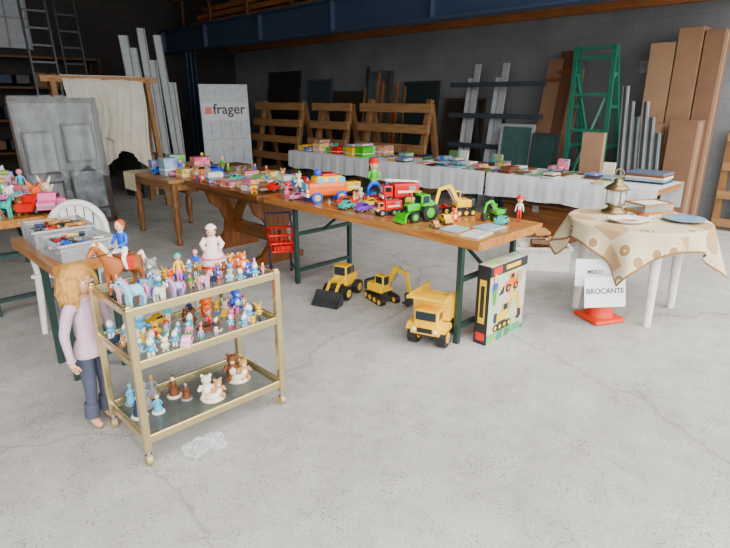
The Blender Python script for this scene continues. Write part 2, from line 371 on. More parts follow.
def truck(b,M,cab,body,ladder=False,cyl=False):
    o=b.T;b.T=o@M
    b.box((0,0,.17),(.34,1,.07),DGR)
    b.rbox((0,-.36,.36),(.42,.26,.34),.04,cab); b.box((0,-.495,.42),(.34,.02,.14),GLS); b.box((0,-.36,.43),(.43,.15,.12),GLS); b.box((0,-.5,.24),(.38,.04,.08),WHT)
    b.rbox((0,.15,.38),(.42,.68,.36),.03,body); b.box((0,.15,.36),(.43,.5,.06),WHT); b.box((0,.3,.46),(.43,.2,.1),GRY)
    if ladder:
        for x in(-.08,.08): b.bb((x,-.4,.66),(x,.5,.6),.03,.03,WHT)
        for i in range(9): b.bb((-.08,-.36+i*.1,.655-i*.006),(.08,-.36+i*.1,.655-i*.006),.02,.02,WHT)
        b.sph((0,-.36,.56),(.06,.05,.04),BLU,8,5)
    for x in(-.2,.2):
        for y in(-.33,.15,.38): wheel(b,x,y,.13,.13,.1,BLK,GRY)
    b.T=o
def dumptruck(b,M,c=None):
    c=c or YEL
    o=b.T;b.T=o@M
    b.box((0,.02,.24),(.3,.92,.12),DGR)
    for x in(-.25,.25):
        for y in(-.3,.3): wheel(b,x,y,.17,.17,.15,BLK,c)
        b.prism([(-.5,.3),(-.5,.36),(-.42,.4),(-.18,.4),(-.1,.33),(-.1,.28)],x-.08,x+.08,c)
    b.rbox((0,-.36,.5),(.42,.26,.3),.03,c); b.box((0,-.495,.56),(.34,.02,.14),GLS); b.box((0,-.36,.56),(.43,.16,.12),GLS)
    b.rbox((0,-.49,.31),(.5,.1,.12),.02,c); b.box((0,-.545,.33),(.26,.01,.08),BLK)
    for x in(-.18,.18): b.sph((x,-.545,.33),(.035,.02,.035),WHT,8,5)
    for x in(-.3,.3): b.prism([(-.2,.42),(.4,.42),(.55,.6),(.52,.82),(-.22,.88),(-.56,.9),(-.56,.85),(-.24,.78)],x-.015,x+.015,c)
    for y in(-.05,.12,.29): 
        for x in(-.325,.325): b.box((x,y,.62),(.03,.035,.36),c)
    b.prism([(-.2,.42),(.4,.42),(.55,.6),(.55,.64),(.38,.47),(-.2,.47)],-.3,.3,c)
    b.prism([(-.2,.42),(-.17,.42),(-.2,.86),(-.56,.9),(-.56,.86),(-.24,.8)],-.3,.3,c)
    b.T=o
def tracks(b,c,L=.9,w=.14,x0=.22,h=.2):
    for x in(-x0,x0):
        poly=[]
        for i in range(9):
            a=-math.pi/2-math.pi*i/8; poly.append((-L/2+h/2+h/2*math.cos(a),h/2+h/2*math.sin(a)))
        for i in range(9):
            a=math.pi/2-math.pi*i/8; poly.append((L/2-h/2+h/2*math.cos(a),h/2+h/2*math.sin(a)))
        b.prism(poly,x-w/2,x+w/2,BLK)
        for i in range(4): b.cyl((x-w/2-.01,-L/2+h/2+i*(L-h)/3,h/2),(x+w/2+.01,-L/2+h/2+i*(L-h)/3,h/2),h*.33,h*.33,c,10)
def excavator(b,M,c=None,turn=0,arm=None):
    c=c or YEL; arm=arm or c
    o=b.T;b.T=o@M; tracks(b,c); b.box((0,0,.13),(.3,.5,.1),DGR); b.cyl((0,0,.18),(0,0,.25),.17,.17,DGR,14)
    b.T=b.T@Matrix.Rotation(turn,4,'Z')
    b.rbox((0,.12,.38),(.46,.6,.24),.04,c); b.rbox((0,.36,.4),(.48,.16,.28),.05,DGR)
    b.rbox((-.12,-.1,.6),(.22,.3,.3),.03,c); b.box((-.12,-.1,.63),(.225,.22,.18),GLS); b.box((-.12,-.255,.62),(.17,.01,.22),GLS)
    b.bb((.1,-.1,.42),(.1,-.4,.95),.08,.12,arm); b.bb((.1,-.38,.95),(.1,-.75,.85),.07,.1,arm); b.bb((.1,-.73,.9),(.1,-.85,.4),.06,.09,arm)
    b.cyl((.1,-.2,.4),(.1,-.45,.8),.025,.025,GRY,8); b.cyl((.1,-.5,1.0),(.1,-.78,.85),.02,.02,GRY,8)
    b.prism([(-.78,.4),(-.95,.36),(-.98,.16),(-.88,.06),(-.68,.12),(-.8,.2),(-.78,.3)],-.02,.22,DGR)
    b.T=o
def loader(b,M,c=None,hub=None):
    c=c or YEL; o=b.T;b.T=o@M
    b.rbox((0,.15,.38),(.36,.6,.24),.04,c); b.rbox((0,.02,.62),(.34,.32,.28),.03,c); b.box((0,.02,.64),(.345,.24,.18),GLS); b.box((0,-.145,.64),(.28,.01,.2),GLS)
    b.box((0,-.2,.27),(.24,.4,.14),DGR); b.cyl((.1,.36,.48),(.1,.36,.66),.02,.02,BLK,6)
    for x in(-.23,.23):
        for y in(-.26,.3): wheel(b,x,y,.17,.17,.14,BLK,hub or c)
    for x in(-.12,.12): b.bb((x,-.1,.48),(x,-.4,.42),.04,.07,c); b.bb((x,-.38,.44),(x,-.62,.18),.04,.07,c)
    b.prism([(-.6,.3),(-.66,.32),(-.66,.1),(-.9,.03),(-.9,0),(-.62,.02),(-.58,.1)],-.33,.33,DGR)
    for x in(-.33,.33): b.prism([(-.62,.3),(-.66,.02),(-.9,.02)],x-.01,x+.01,DGR)
    b.T=o
def tractor(b,M,c,hub):
    o=b.T;b.T=o@M
    b.rbox((0,-.2,.42),(.26,.5,.22),.05,c); b.box((0,-.455,.4),(.2,.01,.14),BLK); b.rbox((0,.18,.6),(.36,.34,.36),.04,c); b.box((0,.18,.64),(.37,.24,.22),GLS); b.box((0,.005,.64),(.28,.01,.22),GLS)
    for x in(-.27,.27): wheel(b,x,.22,.27,.27,.17,BLK,hub); wheel(b,x*.9,-.3,.17,.17,.12,BLK,hub); b.sph((x,.22,.5),(.1,.3,.07),c,10,5)
    b.box((0,0,.24),(.2,.6,.1),DGR); b.cyl((.08,-.25,.5),(.08,-.25,.75),.02,.02,GRY,6)
    for x in(-.1,.1): b.bb((x,-.3,.3),(x,-.6,.2),.04,.06,c)
    b.prism([(-.58,.28),(-.62,.3),(-.66,.08),(-.78,.04),(-.6,.03)],-.26,.26,hub)
    b.T=o
def gamebox(b,x,y,z,sx,sy,sz,rz,mt=None):
    b.rbox((x,y,z+sz/2),(sx,sy,sz),.003,mt or R.choice(PRN),Matrix.Rotation(rz,4,'Z'))
    b.box((x,y,z+sz*.35),(sx*1.004,sy*1.004,sz*.08),WHT,Matrix.Rotation(rz,4,'Z'))
def rnd_toy(b,x,y,z,h,face=0,kinds=None):
    k=R.choice(kinds or ['p','p','s','b','k','c','y','y'])
    rz=face+R.uniform(-.7,.7); M=Tr(x,y,z,rz,h)
    if k=='p': person(b,M,PERSON,R.choice(PAL),R.choice(PAL),R.choice([BLO,BRN,BLK,RED,ORG,YEL,PNK]),R.choice(PAL),None,R.choice([None,None,R.choice(PAL)]),1.35,R.random()<.4)
    elif k=='s': smurf(b,M)
    elif k=='b':
        c=R.choice([(BRN,TAN),(TAN,CRM),(WHT,CRM),(YEL,RED),(ORG,WHT),(CRM,YEL),(GRY,WHT),(BLU,WHT)]); bear(b,M,*c)
    elif k=='k': pika(b,M,R.choice([YEL,YEL,ORG,LBL,CRM,PNK]))
    elif k=='c': car(b,Tr(x,y,z,R.uniform(0,6),h*1.2),R.choice(PAL))
    elif k=='y': horse(b,Tr(x,y,z,face+R.choice([-1,1])*R.uniform(.6,1.6),h*.62),PONY,R.choice([PNK,LBL,PUR,WHT,YEL,TUR,CRM]),R.choice([PNK,PUR,BLU,YEL,RED,TUR]),True)
    elif k=='t': statue(b,M,R.choice([GRY,CRM,TAN]),R.choice([DBL,BRN,GRY,CRM,LBL]))
def scatter(x0,x1,y0,y1,n,mind,avoid=()):
    pts=[];tries=0
    while len(pts)<n and tries<n*60:
        tries+=1; p=(R.uniform(x0,x1),R.uniform(y0,y1))
        if all((p[0]-q[0])**2+(p[1]-q[1])**2>mind**2 for q in pts) and all((p[0]-q[0])**2+(p[1]-q[1])**2>q[2]**2 for q in avoid): pts.append(p)
    return pts
# ---------------------------------------------------------------- room  (local X=m, Y=s)
FL=floor_mat()
b=B(); b.box((1.0,4.0,-.05),(15,19,.1),FL); b.done('floor',(0,0,0),TH)
WB=block_mat('#8c8f92','#909396','#85888b','concrete_block_wall')
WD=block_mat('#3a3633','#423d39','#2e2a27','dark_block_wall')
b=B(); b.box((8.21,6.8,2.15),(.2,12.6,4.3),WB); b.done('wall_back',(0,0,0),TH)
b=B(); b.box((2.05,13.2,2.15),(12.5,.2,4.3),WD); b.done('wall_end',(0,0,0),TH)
b=B(); b.box((-4.2,7.0,2.15),(.2,12.2,4.3),WD); b.done('wall_left',(0,0,0),TH)  # unseen side wall, put in to keep the far left dark
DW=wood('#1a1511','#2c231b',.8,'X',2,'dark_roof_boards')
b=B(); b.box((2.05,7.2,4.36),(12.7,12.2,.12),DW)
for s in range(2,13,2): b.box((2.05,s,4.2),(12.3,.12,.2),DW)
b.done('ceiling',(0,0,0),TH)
STEEL=mat('#34435a',.5,.1); OW=wood('#7a4826','#a56c3e',.6,'Y',2,'mezzanine_timber'); OWX=wood('#4f321c','#6e4a2a',.7,'X',2,'joist_timber')
b=B()
b.box((6.2,7,2.6),(.24,12,.03),STEEL); b.box((6.2,7,3.06),(.24,12,.03),STEEL); b.box((6.2,7,2.83),(.03,12,.45),STEEL)
for s in (1.15,3,5,7,9,11,12.9): b.box((6.2,s,2.83),(.2,.02,.43),STEEL)
b.done('steel_beam',(0,0,0),TH)
b=B(); b.box((0,0,1.29),(.03,.2,2.57),STEEL); b.box((.1,0,1.29),(.02,.2,2.57),STEEL); b.box((-.1,0,1.29),(.02,.2,2.57),STEEL); b.box((0,0,.01),(.3,.3,.02),STEEL)
b.done('steel_column',P(11.9,6.2),TH)
b=B(); b.box((7.23,7,3.06),(1.74,12,.05),OWX)
for i in range(20): b.box((7.23,1.3+i*.6,2.94),(1.74,.08,.19),OWX)
b.box((6.46,7,2.78),(.12,12,.14),OW); b.box((7.9,7,2.78),(.12,12,.14),OW)
b.done('mezzanine_deck',(0,0,0),TH)
b=B()
for i in range(3):
    for j in range(4): b.box((6.5+j*.16+.02*i,8.9+.1*j,3.14+i*.13),(.14,6.5-i*.6,.09),OW)
for s in(7.0,8.4,9.8,11.2,12.4): b.box((6.4,s,3.57),(.05,.07,.95),OWX)
b.box((6.4,9.7,3.7),(.06,6,.1),OWX)
b.done('timber_stack',(0,0,.005),TH)
# ---------------------------------------------------------------- folding tables
TOPW=wood('#95602f','#bd8448',.2,'Y',2.2,'varnished_table_top'); LEGG=mat('#2c4440',.45,.3)
def folding(s0,s1,m0,m1,name='folding_table',z=.76,top=None):
    b=B(); L=s1-s0; W=m1-m0; top=top or TOPW
    for k in range(3): b.box((W*(k+.5)/3,L/2,z-.0125),(W/3-.003,L,.025),top)
    b.box((.015,L/2,z-.04),(.03,L-.01,.035),top); b.box((W-.015,L/2,z-.04),(.03,L-.01,.035),top)
    b.box((W/2,.015,z-.04),(W-.06,.03,.035),top); b.box((W/2,L-.015,z-.04),(W-.06,.03,.035),top)
    for y in(.18,L-.38):
        for x in(.07,W-.07): b.box((x,y,(z-.06)/2+.0),(.035,.035,z-.06),LEGG)
        b.box((W/2,y,.12),(W-.14,.03,.03),LEGG); b.box((W/2,y,z-.075),(W-.14,.03,.03),LEGG); b.box((W/2,y,z*.6),(W-.14,.03,.03),LEGG)
        yy=y+(.35 if y<L/2 else -.35)
        b.bb((W/2,y,z*.6),(W/2,yy,z-.05),.02,.02,LEGG)
    return b.done(name,P(s0,m0),TH)
folding(1.8,4.13,2.75,3.53)
DKW=wood('#573318','#825224',.3,'Y',2.2,'brown_oak'); DKX=wood('#5e3618','#865228',.35,'Z',2.2,'brown_oak_slab')
b=B(); W=.8; L=1.42
b.rbox((W/2,L/2,.73),(W,L,.05),.01,DKW); b.box((W/2,L/2,.68),(W-.16,L-.2,.05),DKW)
prof=[(.1,0),(.7,0),(.7,.07),(.6,.1),(.52,.2),(.5,.32),(.56,.45),(.66,.52),(.7,.62),(.7,.66),(.1,.66),(.1,.62),(.14,.52),(.24,.45),(.3,.32),(.28,.2),(.2,.1),(.1,.07)]
for y in(.28,1.12): b.prism([(x,z) for x,z in prof],y-.03,y+.03,DKX,'Y')
b.box((.4,.7,.26),(.05,.9,.14),DKW)
for y0,y1 in((.31,.55),(1.09,.82)): b.bb((.4,y0,.3),(.4,y1,.66),.05,.09,DKW)
b.done('refectory_table',P(4.18,2.72),TH)
LW=wood('#8e6238','#b08552',.4,'Y',2.2,'oak_top'); LZ=wood('#6a4424','#8c6038',.4,'Z',2.2,'oak_leg')
b=B(); W=.85; L=1.2
b.rbox((W/2,L/2,.735),(W,L,.04),.01,LW); b.box((W/2,L/2,.67),(W-.14,L-.14,.09),LW)
for x in(.1,W-.1):
    for y in(.1,L-.1): b.lathe([(.0,0),(.03,0),(.035,.04),(.022,.08),(.04,.16),(.045,.3),(.028,.4),(.05,.46),(.03,.5),(.04,.54),(.04,.68)],LZ,(x,y,0),12)
b.done('wooden_dining_table',P(5.66,2.58),TH)
# ---------------------------------------------------------------- cloth-covered row
CLW=mat('#cfd3d6',.85,0,.06,3)
def clothtable(s0,s1,m0,m1,skirt=.27):
    folding(s0+.02,s1-.02,m0+.03,m1-.03,z=.745)
    b=B(); L=s1-s0; W=m1-m0; n=60
    V=[];F=[]
    prof=[(-.015,.75-skirt,1),(-.01,.75-skirt*.5,.6),(0,.745,.1),(.012,.752,0),(W-.012,.752,0),(W,.745,.1),(W+.01,.75-skirt*.5,.6),(W+.015,.75-skirt,1)]
    for i in range(n+1):
        y=L*i/n; w=.007*math.sin(i*.8+s0)+.006*math.sin(i*1.9+1)
        for k,(x,z,a) in enumerate(prof):
            V.append((x+(w*a if k<4 else -w*a),y,z+(.01*math.sin(i*.35+s0*2)*a)))
    K=len(prof)
    for i in range(n):
        for k in range(K-1): F.append((i*K+k,i*K+k+1,(i+1)*K+k+1,(i+1)*K+k))
    b.add(V,F,CLW,True); b.done('tablecloth',P(s0,m0),TH)
clothtable(1.75,3.7,5.7,6.5); clothtable(3.73,5.7,5.7,6.5,.29); clothtable(5.73,7.7,5.7,6.5)
BK=PRN+[DBL,DGR,BRN,mat('#5a7a4a',.4),mat('#8a9aa8',.4),CRM,mat('#6a4a3a',.4)]
b=B()
for s in [2.35+i*.185 for i in range(19)]:
    for k,mm in enumerate((5.80,6.03,6.26,6.41)):
        if R.random()<.08 or (k==3 and R.random()<.5): continue
        h=.012+.014*R.random(); n=R.choice([1,1,2,3]) if k<3 else 1
        if k==3: b.box((mm+.02,s,.7535+.08),(.03,.13*R.uniform(.8,1.1),.16*R.uniform(.6,1)),R.choice(BK),Matrix.Rotation(.15,4,'Y')); continue
        for j in range(n):
            b.box((mm+R.uniform(-.02,.02),s,.7535+h/2+j*h),(.2*R.uniform(.8,1),.14*R.uniform(.8,1.1),h*.96),R.choice(BK),Matrix.Rotation(R.uniform(-.08,.08),4,'Z'))
b.done('book_display',(0,0,0),TH)
b=B()
for i in range(5): b.box((R.uniform(-.01,.01),0,.0135+i*.022),(.3,.38,.021),[DBL,mat('#8a9aa8',.4),CRM,BRN,mat('#5a6a80',.4)][i],Matrix.Rotation(R.uniform(-.08,.08),4,'Z'))
b.done('magazine_stack',P(2.02,6.22,.752),TH)
b=B(); y=6.0
for i in range(8):
    gamebox(b,R.uniform(5.85,6.0),y,.754,.22,.17,.06+.09*R.random(),R.uniform(-.1,.1),[GRN,YEL,PRN[3],RED,GRN,PRN[1],PRN[2],YEL][i])
    gamebox(b,R.uniform(6.24,6.34),y,.754,.22,.17,.06+.12*R.random(),R.uniform(-.1,.1)); y+=.21
b.done('game_box_pile',(0,0,0),TH)
b=B(); b.rbox((0,0,.19),(.5,.9,.38),.02,DKW); b.box((0,0,.4),(.52,.92,.03),DKW); b.box((-.255,0,.36),(.01,.08,.08),GRY); b.done('wooden_trunk',P(3.1,6.12),TH)
CB=mat('#8f6f54',.8,0,.1,5); CB2=mat('#7f5f48',.8,0,.1,5); CB3=mat('#9c7c60',.8,0,.1,5); TAPE=mat('#a08868',.4)
def carton(name,s,m,w,d,h,rz=0,mt=None,z=0):
    b=B(); mt=mt or CB; b.box((0,0,h/2),(w,d,h),mt); b.box((0,0,h+.001),(.05,d*1.001,.003),TAPE); b.box((0,-d/2-.001,h/2),(.05,.002,h*.98),TAPE)
    for x in(-w/4,w/4): b.box((x,0,h+.003),(w/2-.004,d,.004),mt)
    return b.done(name,P(s,m,z),TH+rz)
b=B()
for x,y,sx,sy in((0,-.19,.5,.015),(0,.19,.5,.015),(-.245,0,.015,.38),(.245,0,.015,.38)): b.box((x,y,.11),(sx,sy,.22),WHT)
b.box((0,0,.01),(.5,.38,.015),WHT)
for x,y,sx,sy in((0,-.2,.54,.03),(0,.2,.54,.03),(-.26,0,.03,.38),(.26,0,.03,.38)): b.box((x,y,.22),(sx,sy,.02),WHT)
for i in range(12):
    b.rbox((R.uniform(-.15,.15),R.uniform(-.1,.1),.12+.02*i),(.16,.13,.03),.004,R.choice([CB,TAN,CRM,BRN,DGR]),Matrix.Rotation(R.uniform(-.5,.5),4,'Z')@Matrix.Rotation(R.uniform(-.3,.3),4,'X'))
b.done('storage_crate',P(2.5,4.9),TH-.9)
# ---------------------------------------------------------------- round garden table
cx,cy=2.09,4.06; WPL=mat('#e9e9e4',.4)
b=B(); b.lathe([(0,.695),(.47,.695),(.49,.705),(.49,.718),(.47,.722),(0,.722)],WPL,seg=40)
b.lathe([(.43,.66),(.45,.66),(.45,.695),(.43,.695)],WPL,seg=40)
for lx,ly in((1.69,4.06),(2.08,3.68),(2.46,4.06),(2.09,4.44)):
    dx,dy=lx-cx,ly-cy
    b.tube([(dx*.93,dy*.93,.69),(dx*.97,dy*.97,.35),(dx,dy,0)],[.04,.034,.028],WPL,8)
b.done('round_garden_table',(cx,cy,0))
n=84; half=.63; V=[];F=[];UV=[]
for i in range(n+1):
    for j in range(n+1):
        x=-half+2*half*i/n; y=-half+2*half*j/n; r=math.hypot(x,y); a=math.atan2(y,x); Rt=.495
        if r<=Rt: V.append((x,y,.727))
        else:
            e=r-Rt; fl=.22+.2*math.sin(a*8+.5)+.1*math.sin(a*13)
            rr=Rt+.004+e*fl*.9; zz=.727-e*math.sqrt(max(.1,1-(fl*.9)**2)); V.append((rr*math.cos(a),rr*math.sin(a),zz))
        UV.append((x+1,y+1))
for i in range(n):
    for j in range(n): F.append((i*(n+1)+j,(i+1)*(n+1)+j,(i+1)*(n+1)+j+1,i*(n+1)+j+1))
me=bpy.data.meshes.new('round_tablecloth'); me.from_pydata(V,[],F); uvl=me.uv_layers.new(name='UVMap')
for lp in me.loops: uvl.data[lp.index].uv=UV[lp.vertex_index]
me.polygons.foreach_set('use_smooth',[True]*len(F)); me.materials.append(cloth_spot_mat())
o=bpy.data.objects.new('patterned_tablecloth',me); COL.objects.link(o); o.location=(cx,cy,0); o.rotation_euler=(0,0,.2)
BRS=mat('#8d7a58',.35,.8); CG=mat('#dfe8e8',.05,0,.02,5,0,.35)
b=B(); b.lathe([(0,0),(.085,0),(.085,.015),(.05,.03),(.045,.05),(.06,.06),(0,.06)],BRS)
b.lathe([(.045,.06),(.062,.09),(.062,.13),(.045,.16)],CG)
b.cyl((0,0,.06),(0,0,.12),.02,.02,WHT,10)
b.lathe([(.05,.155),(.085,.165),(.06,.19),(.025,.215),(.03,.225),(.012,.24),(0,.24)],BRS)
for k in range(4):
    a=k*math.pi/2; b.cyl((.066*math.cos(a),.066*math.sin(a),.05),(.066*math.cos(a),.066*math.sin(a),.165),.004,.004,BRS,6)
b.torus((0,0,.27),.032,.004,BRS,'Y'); o=b.done('lantern',(2.0,4.28,.728)); o.scale=(1.15,1.15,1.15)
b=B(); b.lathe([(0,.004),(.09,.004),(.15,.03),(.155,.034),(.148,.036),(.09,.012),(0,.012)],WHT,seg=32); b.lathe([(0,.0125),(.06,.0125),(.075,.014)],RBR,seg=24); o=b.done('serving_dish',(1.95,3.92,.726)); o.scale=(1.0,.75,1)
BLP=mat('#7f9fbc',.25,0,.3,14)
b=B(); b.lathe([(0,.004),(.08,.004),(.14,.022),(.148,.028),(.142,.03),(.08,.012),(0,.012)],BLP,seg=32); b.done('blue_plate',(2.38,3.96,.726))
b=B(); b.box((0,0,.01),(.3,.22,.02),LW); b.box((0,0,.045),(.28,.2,.05),CG)
for x,y,sx,sy in((0,-.105,.3,.012),(0,.105,.3,.012),(-.145,0,.012,.2),(.145,0,.012,.2)): b.box((x,y,.075),(sx,sy,.012),LW)
b.box((0,0,.07),(.27,.19,.005),WHT); b.done('glass_display_box',(2.3,4.32,.728),.3)
b=B(); b.lathe([(0,.004),(.05,.004),(.085,.015),(.09,.018),(.05,.01),(0,.01)],CRM,seg=28); b.lathe([(0,.01),(.04,.014),(.045,.03),(0,.035)],RBR,seg=16); b.done('ceramic_dish',(2.13,4.08,.726))
CON=mat('#e8421c',.5)
b=B(); b.rbox((0,0,.0175),(.27,.27,.035),.02,CON); b.lathe([(.1,.03),(.07,.17),(.05,.27),(.02,.44),(.015,.45),(0,.45)],CON,seg=20); b.lathe([(.0725,.17),(.0525,.27)],WHT,seg=20)
b.done('traffic_cone',(1.79,3.83,0),.3)
INK=mat('#1a2440',.6)
def paper(name,loc,rz,w,h,text,size,tilt=-.12):
    b=B(); b.box((0,0,h/2),(w,.004,h),mat('#eef0f6',.6,0,.03,4)); o=b.done(name,loc,rz,None,tilt)
    t=bpy.data.curves.new('lettering','FONT'); t.body=text; t.size=size; t.align_x='CENTER'; t.align_y='CENTER'; t.extrude=.0006; t.offset=.0008; t.materials.append(INK)
    q=bpy.data.objects.new('lettering',t); COL.objects.link(q); q.parent=o; q.location=(0,-.0035,h*.52); q.rotation_euler=(math.pi/2,0,0)
    return o
paper('paper_sign',(1.73,3.63,.17),.1,.31,.22,'BROCANTE',.055,-.25)
paper('paper_sign',(1.68,3.74,.29),-.05,.28,.2,'MERCI',.04,-.2)
# ---------------------------------------------------------------- brass cart
BR=mat('#d0c090',.24,.85,.08,4,name='brass'); SG=mat('#66746e',.03,.3,.04,4,0,.38,name='smoked_glass')
b=B(); W=.744;L=.42
for x in(0,W):
    for y in(0,L):
        b.rbox((x,y,.425),(.034,.034,.69),.006,BR); b.sph((x,y,.775),(.018,.018,.012),BR,10,6)
        b.cyl((x,y,.05),(x,y,.09),.009,.009,GRY,8); b.cyl((x-.012,y+.008,.026),(x+.012,y+.008,.026),.026,.026,mat('#b7a676',.4,.4),14); b.box((x,y+.004,.045),(.032,.02,.02),BR)
for z in(.745,.5,.13):
    for y in(0,L): b.box((W/2,y,z),(W-.03,.018,.03),BR); b.cyl((.017,y,z+.016),(W-.017,y,z+.016),.008,.008,BR,8)
    for x in(0,W): b.box((x,L/2,z),(.018,L-.03,.03),BR); b.cyl((x,.017,z+.016),(x,L-.017,z+.016),.008,.008,BR,8)
    b.box((W/2,L/2,z-.004),(W-.02,L-.02,.006),SG)
b.done('brass_serving_cart',P(2.18,.756),TH)
FC=-TH+.25
def shelf(z,pts,kinds,h0,h1,name,bigs=()):
    b=B()
    for x,y in pts: rnd_toy(b,x,y,0,R.uniform(h0,h1),FC,kinds)
    for x,y,h,k in bigs: rnd_toy(b,x,y,0,h,FC,[k])
    b.done(name,P(2.18,.756,z),TH)
PST=[mat('#8ccde0',.5),mat('#e9b4cc',.5),mat('#bca4dc',.5),mat('#f0ead8',.5),mat('#7cb8d0',.5)]
ppos=[(.06,.06,PST[0],PNK),(.16,.05,PST[3],PUR),(.05,.17,PST[1],BRN),(.15,.16,PST[4],BLU),(.25,.06,PST[2],PNK),(.38,.06,PST[1],YEL)]
for i,(x,y,c,mn) in enumerate(ppos):
    b=B(); horse(b,Tr(s=.068+.022*(i==0)+.012*(i%3==0)),PONY,c,mn,True); b.done('toy_pony',P(2.18+y,.756+x,.7445),TH+FC+(.9 if i%2 else -.8))
bigs=[(.33,.2,.15,'p'),(.46,.28,.13,'p'),(.24,.3,.14,'b'),(.68,.2,.1,'b')]
av=[(x,y,.065) for x,y,_,_ in ppos]+[(.1,.31,.13),(.6,.36,.09)]+[(x,y,.065) for x,y,_,_ in bigs]
PAL_full=PAL; PAL=[WHT,CRM,TAN,BRN,RED,YEL,BLU,LBL,PNK,GRN,PST[0],PST[1],PST[2],ORG,DBL,TUR]
shelf(.7445,scatter(.04,.71,.03,.39,50,.048,av),['p','b','k','p','s','b','c'],.045,.08,'toy_figurines',bigs)
bigs=[(.15,.3,.14,'s'),(.3,.32,.13,'p'),(.5,.3,.14,'k'),(.68,.3,.12,'b')]
shelf(.4995,scatter(.04,.71,.03,.39,54,.05,[(x,y,.07) for x,y,_,_ in bigs]),['p','s','k','b','s','k','t','c','p'],.05,.095,'toy_figurines',bigs)
b=B()
for x,y in scatter(.05,.36,.18,.38,7,.075): rnd_toy(b,x,y,0,R.uniform(.1,.15),FC,['t'])
b.done('collectible_statuettes',P(2.18,.756,.1295),TH)
for (x,y,sc,cc) in((.4,.12,.13,(CRM,WHT)),(.6,.2,.15,(BRN,CRM))):
    b=B(); b.lathe([(0,0),(.06,0),(.065,.01),(.05,.02),(0,.02)],CRM,seg=18); bear(b,Tr(-.025,0,.015,0,sc),*cc); bear(b,Tr(.03,-.01,.015,.3,sc*.8),TAN,WHT)
    b.sph((0,-.035,.03),(.04,.02,.02),CRM,8,5); b.done('porcelain_bear_group',P(2.18+y,.756+x,.1295),TH+FC)
PAL=PAL_full
b=B(); LACE=mat('#f3e0dc',.8,0,.05,60,.4)
b.lathe([(0,0),(.07,0),(.075,.005),(.062,.05),(.04,.1),(.028,.125),(.034,.15),(.02,.165),(0,.168)],LACE,seg=20)
b.lathe([(.076,.006),(.081,.012),(.075,.02)],RED,seg=20); b.lathe([(.064,.05),(.07,.056),(.062,.062)],PNK,seg=20)
for sx in(-1,1):
    b.tube([(sx*.03,0,.155),(sx*.052,-.012,.125),(sx*.04,-.04,.105)],[.016,.015,.01],LACE,8); b.sph((sx*.038,-.046,.102),.008,SK,8,5)
head(b,(0,-.003,.19),.026,RBR,True); b.lathe([(.03,.008),(.026,.018),(.012,.03),(0,.032)],LACE,(0,.008,.2),14)
b.done('porcelain_doll',P(2.54,1.356,.7445),TH+FC)
b=B(); HB=mat('#a8602c',.4); MN=mat('#f0dcb0',.7)
horse(b,Tr(s=.19),HORSE,HB,MN,False,BLK); b.rbox((0,.0,.187),(.065,.085,.012),.005,BRN)
for sx in(-1,1): b.box((sx*.04,0,.15),(.004,.04,.06),RED)
b.tube([(.012,-.18,.215),(.02,-.1,.215),(0,-.04,.225)],.0022,BLK,5); b.tube([(-.012,-.18,.215),(-.02,-.1,.215),(0,-.04,.225)],.0022,BLK,5)
person(b,Tr(0,.01,.193-.47*.27,0,.27),RIDER,BLU,WHT,RBR,BLK,None,None,1.15)
b.done('toy_horse_with_rider',P(2.45,.86,.7445),TH+FC-.6)
PB=mat('#e4e8ea',.15,0,.05,20,.3,.25)
b=B(); V=[];F=[];n=24
for i in range(n+1):
    for j in range(n+1):
        x=(i/n-.5);y=(j/n-.5); e=max(0,1-(x*x+y*y)*4)
        V.append((x*.2+.006*math.sin(j*1.1),y*.13+.006*math.sin(i*.9),.05*e*(.6+.4*math.sin(i*.7+j*.5))+.008*math.sin(i*1.1+j*.4)+.008*math.cos(j*1.2-i*.5)))
for i in range(n):
    for j in range(n): F.append((i*(n+1)+j,(i+1)*(n+1)+j,(i+1)*(n+1)+j+1,i*(n+1)+j+1))
zm=min(v[2] for v in V); V=[(x,y,z-zm) for x,y,z in V]
b.add(V,F,PB,True); b.done('plastic_bag',P(2.12,1.0,0),.6)
# ---------------------------------------------------------------- standing doll
b=B(); JK=mat('#cfb4c8',.85,0,.08,60,.3); TR=mat('#4a5064',.85,0,.1,50,.2); HR=mat('#c8964c',.75,0,.3,40,.8); DS=mat('#e2ab88',.4)
H=.85; b.T=Matrix.Scale(H,4)
V,G=DOLLM
for k,Fc in G.items(): b.add(V,Fc,{'torso':JK,'legs':TR,'feet':DS,'skin':DS}[k],True)
b.tube([(0,0,.47),(0,0,.52),(0,0,.56)],[.098,.095,.08],JK,20,True,.8)
b.torus((0,0,.81),.04,.013,JK); b.box((0,-.064,.66),(.008,.006,.22),WHT)
for sx in(-1,1):
    b.tube([(sx*.052,.012,.075),(sx*.052,.005,.17)],[.042,.04],TR,14); b.torus((sx*.161,-.032,.495),.018,.008,JK)
    for q in range(4):
        fx=sx*.163; fy=-.03-.011*q; L=[.03,.036,.034,.027][q]
        b.tube([(fx,fy,.455),(fx-sx*.004,fy-.003,.455-L*.6),(fx-sx*.012,fy-.002,.455-L*1.15)],[.0065,.006,.0045],DS,6)
    b.tube([(sx*.158,-.052,.468),(sx*.15,-.072,.452),(sx*.145,-.076,.436)],[.007,.0065,.005],DS,6)
hc=(0,-.008,.915); b.sph(hc,(.062,.07,.082),DS,20,14)
for sx in(-1,1):
    b.sph((sx*.024,-.072,.918),(.013,.006,.009),WHT,10,6); b.sph((sx*.024,-.0765,.918),(.006,.003,.007),BLU,8,5); b.bb((sx*.013,-.075,.937),(sx*.036,-.07,.936),.004,.003,BRN); b.sph((sx*.063,0,.91),(.007,.013,.018),DS,8,5)
b.sph((0,-.08,.9),(.008,.011,.011),DS,8,6); b.sph((0,-.072,.872),(.018,.007,.006),mat('#c8505a',.4),10,5)
